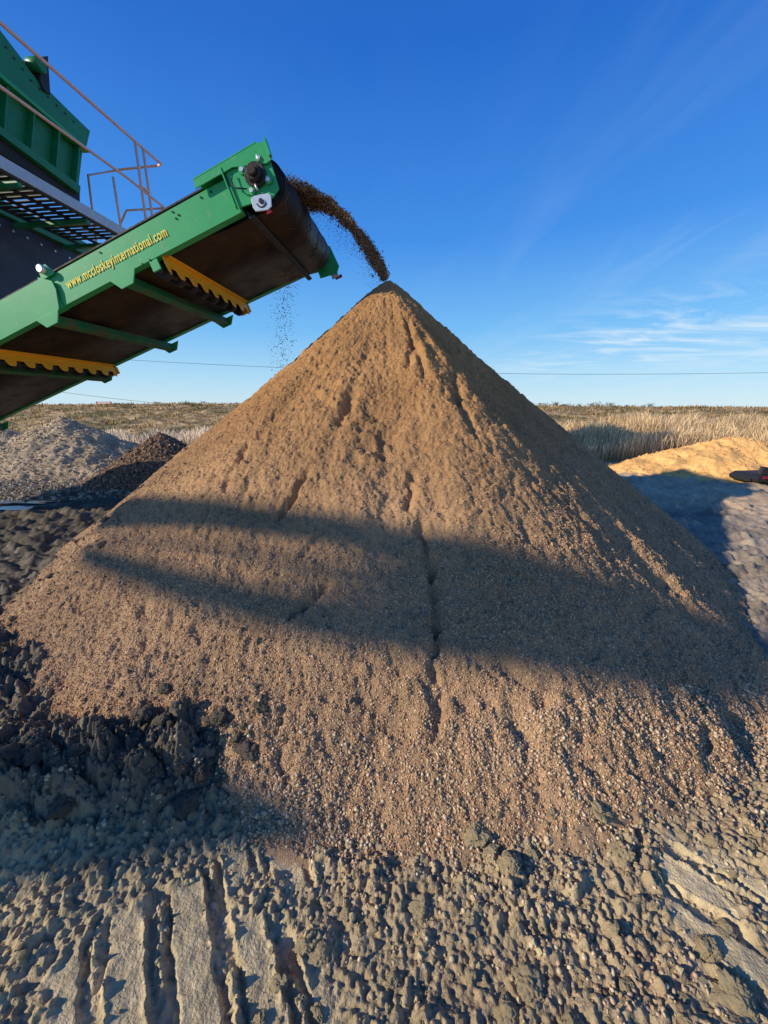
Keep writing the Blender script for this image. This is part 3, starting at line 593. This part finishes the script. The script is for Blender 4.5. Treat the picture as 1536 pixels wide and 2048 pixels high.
co = np.zeros(len(tm.vertices)*3); tm.vertices.foreach_get('co', co); co = co.reshape(-1, 3)
tw = co[:, 0].max()-co[:, 0].min(); t0 = C(134, 572); t1 = C(332, 461)
sc = (t1[0]-t0[0])/tw
loc = np.stack([t0[0]+(co[:, 0]-co[:, 0].min())*sc, -.004-co[:, 2]*.5, -.066+co[:, 1]*.120], 1)
tm.vertices.foreach_set('co', loc.ravel().astype(np.float32)); tm.update(); tm.name = 'lettering'
lt = link('lettering', tm, m_letter, cv); lt['label'] = 'yellow web address painted on the near side beam'
# ---------------------------------------------------------------- falling soil
def particles(name, P, r, label, pal):
    o = link(name, stones(name, np.array(P), np.array(r), pick(len(P), pal, .3), False, .35, False, .5), m_stone); tag(o, label, 'falling soil', kind='stuff'); return o
pal_s = [(.26, .165, .09, 4), (.17, .10, .055, 4), (.36, .24, .14, 2)]
st0 = Cw(-.05, WD*.5, PR+.03)
apex = Vector((PC[0]-.02, PC[1]-.03, PH-.06)); dh = (apex-st0); hx = Vector((dh.x, dh.y, 0)); Lh = hx.length; hx.normalize()
tn = math.tan(PHI); K = (Lh*tn-dh.z)/Lh**2
def arc(s): return st0+hx*(s*Lh)+Vector((0, 0, s*Lh*tn-K*(s*Lh)**2))
P = []; r = []
for i in range(40000):
    s = random.random()**1.05; p = arc(s)
    sv = .58*(1-s)**2.3+.024; v = max(-1, min(1, random.gauss(0, .5)))*sv
    th_ = .022+.009*math.sin(s*31+2*math.sin(s*11))*s
    w = random.gauss(0, 1)*th_; w = w if w > 0 else w*1.3
    tg = (arc(min(1, s+.01))-arc(s)).normalized(); nn_ = Vector((-tg.z*hx.x, -tg.z*hx.y, tg.dot(hx))).normalized()
    q = p+Vv*v+nn_*w; P.append(tuple(q)); r.append(.004+.009*random.random()**2.8)
for i in range(2600):
    s = random.uniform(.1, 1); p = arc(s); q = p-Vector((0, 0, 1))*abs(random.gauss(0, .15))-hx*abs(random.gauss(0, .06))+Vv*random.gauss(0, .16)*(1.15-s); P.append(tuple(q)); r.append(.002+.004*random.random()**2)
particles('falling_soil_stream', P, r, 'arc of brown soil thrown from the conveyor head down onto the pile tip', pal_s)
P = []; r = []
A_ = Cw(-.1, WD*.75, -.3)
for i in range(1000):
    px = random.gauss(570, 12); py = 545+215*random.random()**1.2; Yp = A_.y+random.uniform(-.35, .25); q = atY(px-(py-550)*.05, py, Yp); P.append(tuple(q)); r.append(.003+.008*random.random()**3)
particles('falling_soil_crumbs', P, r, 'thin scatter of loose crumbs dropping from under the conveyor head, left of the pile', pal_s)
nu, nv = 500, 60; uu = np.linspace(-5, .10, nu); vv = np.linspace(.22, WD-.22, nv); A, B = np.meshgrid(uu, vv); a = A.ravel(); b = B.ravel()
t = (b-WD/2)/(WD/2-.22); w = PR+.004+(.10*(1-t*t))*(1+.3*pn(a*5, b*5, 140))+.02*fbm(a*18, b*18, 2, 141)*(1-t*t)
w = w-np.clip(a, 0, 1)**2*2.2
c = np.full((len(a), 3), 1.)*np.array((.20, .125, .07))
o = link('soil_load', npmesh('soil_load', np.stack([a, b, w], 1), gridfaces(nu, nv), c), m_soil); o.matrix_world = cv.matrix_world.copy(); tag(o, 'layer of brown soil riding on the conveyor belt', 'soil')
# ---------------------------------------------------------------- screening plant
M0 = atY(260, 468, 9.0); mz = M0.z
sp = empty('screening_machine'); sp.matrix_world = Matrix(((Uh.x, Vv.x, 0, M0.x), (Uh.y, Vv.y, 0, M0.y), (0, 0, 1, 0), (0, 0, 0, 1)))
tag(sp, 'large green screening machine with walkway and red primer handrails behind the conveyor at left', 'screening machine')
Mo = Vector((M0.x, M0.y, 0))
def Q(px, py, c=0):
    q = on_plane(px, py, Mo+Uh*c, Uh)-Mo; return (q.dot(Vv), q.z)
fm = lambda p, a: (a, p[0], p[1])
yend = Q(262, 468)[0]; YL = -4.6
z1 = Q(130, 386)[1]; th_w = .17
MB().box(-.03, 0, YL, yend, z1-th_w, z1).build('walkway_edge', m_galv, sp, .004)
mb = MB()
for k in range(int((yend-YL)/.13)): y0 = YL+.13*k; mb.box(-1.20, -.032, y0, y0+.075, z1-th_w+.01, z1-th_w+.022)
for xx in (-1.2, -.80, -.42, -.07): mb.box(xx, xx+.045, YL, yend, z1-th_w-.03, z1-th_w+.008)
mb.build('walkway_grating', m_dark, sp)
for yy in (YL+1.2, YL+2.4, YL+3.6, yend-.05): MB().box(-1.5, -.035, yy-.04, yy+.04, z1-th_w-.10, z1-th_w-.032).build('walkway_bracket', m_dgreen, sp, .004)
c0 = -1.25
L = lambda p, q, x: (x, p[1]+(q[1]-p[1])*(x-p[0])/(q[0]-p[0]))
XL = -330
outer = [L((0, 60), (75, 160), XL/1.6), (75, 158), (180, 262), (166, 300), (156, 388), L((156, 388), (0, 272), XL)]
MB().prism([Q(*q, c0-.12) for q in outer], fm, c0-2.4, c0-.12).build('screen_box', m_dgreen, sp, .01)
up = [L((0, 62), (75, 160), XL/1.6), (75, 160), (181, 262), (172, 301), (0, 150), L((172, 301), (0, 150), XL)]
MB().prism([Q(*q, c0) for q in up], fm, c0-.118, c0).build('upper_side_panel', m_dgreen, sp, .01)
fl2 = [(172, 298), (175, 306), (0, 160), L((175, 306), (0, 160), XL), L((172, 298), (0, 151), XL), (0, 151)]
MB().prism([Q(*q, c0) for q in fl2], fm, c0-.1, c0+.07).build('flange', m_green, sp, .004)
fl3 = [(157, 372), (156, 388), (0, 272), L((156, 388), (0, 272), XL), L((157, 372), (0, 256), XL), (0, 256)]
MB().prism([Q(*q, c0) for q in fl3], fm, c0-.11, c0+.05).build('flange', m_dgreen, sp, .004)
def onl(p, q, x): return p[1]+(q[1]-p[1])*(x-p[0])/(q[0]-p[0])
for xx in (-110, -50, 8, 62, 112, 152):
    a_ = Q(xx+5, onl((175, 306), (0, 160), xx+5), c0); b_ = Q(xx-2, onl((157, 372), (0, 256), xx-2), c0)
    MB().prism([a_, (a_[0]+.03, a_[1]), (b_[0]+.03, b_[1]), b_], fm, c0-.119, c0+.02).build('rib', m_dgreen, sp, .004)
for k in range(12):
    xx = -40+k*17; a_ = Q(xx, onl((181, 262), (75, 160), xx)+14 if xx > 75 else onl((75, 160), (0, 62), xx)+18, c0)
    MB().cyl((c0-.01, a_[0], a_[1]), (c0+.012, a_[0], a_[1]), .018, 8).build('bolt', m_dark, sp)
MB().prism([Q(*q, c0) for q in [(74, 118), (92, 112), (97, 190), (84, 182), (76, 160)]], fm, c0-.3, c0+.05).build('spring_bracket', m_dark, sp, .01)
a_ = Q(70, 130, c0); MB().cyl((c0-.1, a_[0], a_[1]), (c0+.14, a_[0], a_[1]), .11, 20).build('vibration_motor', m_dgreen, sp, .01)
sk = [(160, 388), (160, 404), (0, 305), L((160, 404), (0, 305), XL), L((160, 388), (0, 274), XL), (0, 274)]
MB().prism([Q(*q, c0-.05) for q in sk], fm, c0-.35, c0-.05).build('rubber_skirt', m_black, sp, .004)
c2 = -1.45
lb = [(185, 492), (183, 515), (0, 425), L((183, 515), (0, 425), XL), L((185, 492), (0, 398), XL), (0, 398)]
MB().prism([Q(*q, c2) for q in lb], fm, c2-.15, c2).build('lower_beam', m_dgreen, sp, .006)
pn_ = [(176, 508), (170, 620), (0, 640), (XL, 640), L((176, 508), (0, 424), XL), (0, 424)]
MB().prism([Q(*q, c2-.1) for q in pn_], fm, c2-1.8, c2-.1).build('side_panel', m_navy, sp, .01)
for k in range(8):
    xx = -30+k*28; yy = onl((176, 508), (0, 424), xx)+26; a_ = Q(xx, yy, c2-.1); MB().cyl((c2-.1, a_[0], a_[1]), (c2-.085, a_[0], a_[1]), .02, 8).build('bolt', m_steel, sp)
def P3(px, py, c=0): q = Q(px, py, c); return Vector((c, q[0], q[1]))
tr_ = P3(0, 45); te = P3(268, 281); rend = P3(322, 328)
top = [Vector((0, YL, tr_.z+(tr_.z-te.z)/(tr_.y-te.y)*(YL-tr_.y))), tr_, te, rend, rend+Vector((-.10, .05, 0))]
MB().tube(top, .026, 8).build('top_rail', m_rail, sp)
m0_ = P3(0, 173); m1_ = P3(255, 356); m2_ = P3(328, 415)
MB().tube([Vector((0, YL, m0_.z+(m0_.z-m1_.z)/(m0_.y-m1_.y)*(YL-m0_.y))), m0_, m1_, m2_, m2_+Vector((-.1, .03, 0))], .024, 8).build('middle_rail', m_rail, sp)
e2 = rend+Vector((-.10, .05, 0)); MB().tube([e2, Vector((-1.0, e2.y, e2.z-.02)), Vector((-1.45, e2.y-.5, e2.z-.35)), Vector((-1.5, e2.y-.55, z1))], .024, 8).build('end_rail', m_rail, sp)
e3 = m2_+Vector((-.1, .03, 0)); MB().tube([e3, Vector((-.95, e3.y, e3.z)), Vector((-1.15, e3.y, e3.z-.25))], .022, 8).build('end_rail', m_rail, sp)
for px in (270, 286):
    t_ = P3(px, onl((268, 281), (322, 328), px)); MB().tube([t_, Vector((0, t_.y, z1-.3))], .026, 8).build('rail_post', m_rail, sp)
MB().tube([Vector((-.62, te.y+.05, m1_.z+.25)), Vector((-.62, te.y+.05, z1))], .024, 8).build('rail_post', m_rail, sp)
MB().tube([Vector((0, -3.9, top[0].z)), Vector((0, -3.9, z1))], .024, 8).build('rail_post', m_rail, sp)
MB().box(-.02, .02, te.y-.02, te.y+.28, m1_.z+.02, m1_.z+.06).build('rail_clip', m_rail, sp)
# columns and crawler track left of the frame, plus added shadow bars and panel
def src(px, py, c, gz=-9):
    p = conept(px, py, gz); t = ((Mo+Uh*c)-p).dot(Uh)/sund.dot(Uh); q = p+sund*t-Mo; return q.dot(Vv), q.z
def ext(a_, l, r_):
    d0 = (a_[0][0]-a_[1][0], a_[0][1]-a_[1][1]); k0 = l/max(.01, math.hypot(*d0)); d1 = (a_[-1][0]-a_[-2][0], a_[-1][1]-a_[-2][1]); k1 = r_/max(.01, math.hypot(*d1))
    return [(a_[0][0]+d0[0]*k0, a_[0][1]+d0[1]*k0)]+a_+[(a_[-1][0]+d1[0]*k1, a_[-1][1]+d1[1]*k1)]
def band(top_, bot_, c, l=1.2, r_=.5):
    a_ = ext([src(*q, c) for q in top_], l, r_); b_ = ext([src(*q, c) for q in bot_], l, r_)
    MB().prism(a_+b_[::-1], fm, c-.06, c).build('added_shadow_bar', m_dgreen, sp)  # added unseen bar, outline projected sunward from a shadow band on the pile
cR = -4.2
band([(330, 985), (500, 1002), (700, 1028), (850, 1058), (1000, 1085), (1120, 1120)], [(330, 1052), (500, 1066), (700, 1100), (850, 1160), (1000, 1215), (1120, 1260)], cR)
band([(300, 1118), (480, 1160), (640, 1184), (800, 1192), (1000, 1205), (1150, 1235)], [(300, 1184), (480, 1244), (640, 1284), (800, 1312), (1000, 1340), (1150, 1365)], cR-.3, r_=.3)
band([(300, 1072), (450, 1088), (600, 1110), (850, 1150)], [(300, 1086), (450, 1106), (600, 1136), (850, 1180)], cR-.15, .9, .5)
band([(520, 1142), (650, 1154), (850, 1172)], [(520, 1150), (650, 1170), (850, 1200)], cR-.2, .1, .3)
cb_ = [src(*q, -.9, .12) for q in [(-150, 1480), (60, 1470), (140, 1500), (175, 1560), (250, 1528), (330, 1490), (430, 1540), (540, 1600), (530, 1680), (420, 1700), (250, 1700), (60, 1745), (-150, 1780)]]
MB().prism(cb_, fm, -1.05, -.9).build('added_shadow_panel', m_dgreen, sp)  # added out-of-view panel, cut to throw shade over the mud bank
for yy in (-13.4, -4.3): MB().box(cR-.2, cR+.0, yy-.1, yy+.1, .5, mz).build('column', m_dgreen, sp, .006)
pts = []
for k in range(12): t = R(90+180*k/11); pts.append((-7.8+.4*math.cos(t), .42+.4*math.sin(t)))
for k in range(12): t = R(-90+180*k/11); pts.append((-4.6+.4*math.cos(t), .42+.4*math.sin(t)))
MB().prism(pts, fm, cR-1.6, cR-1.1).build('crawler_track', m_dark, sp, .02)
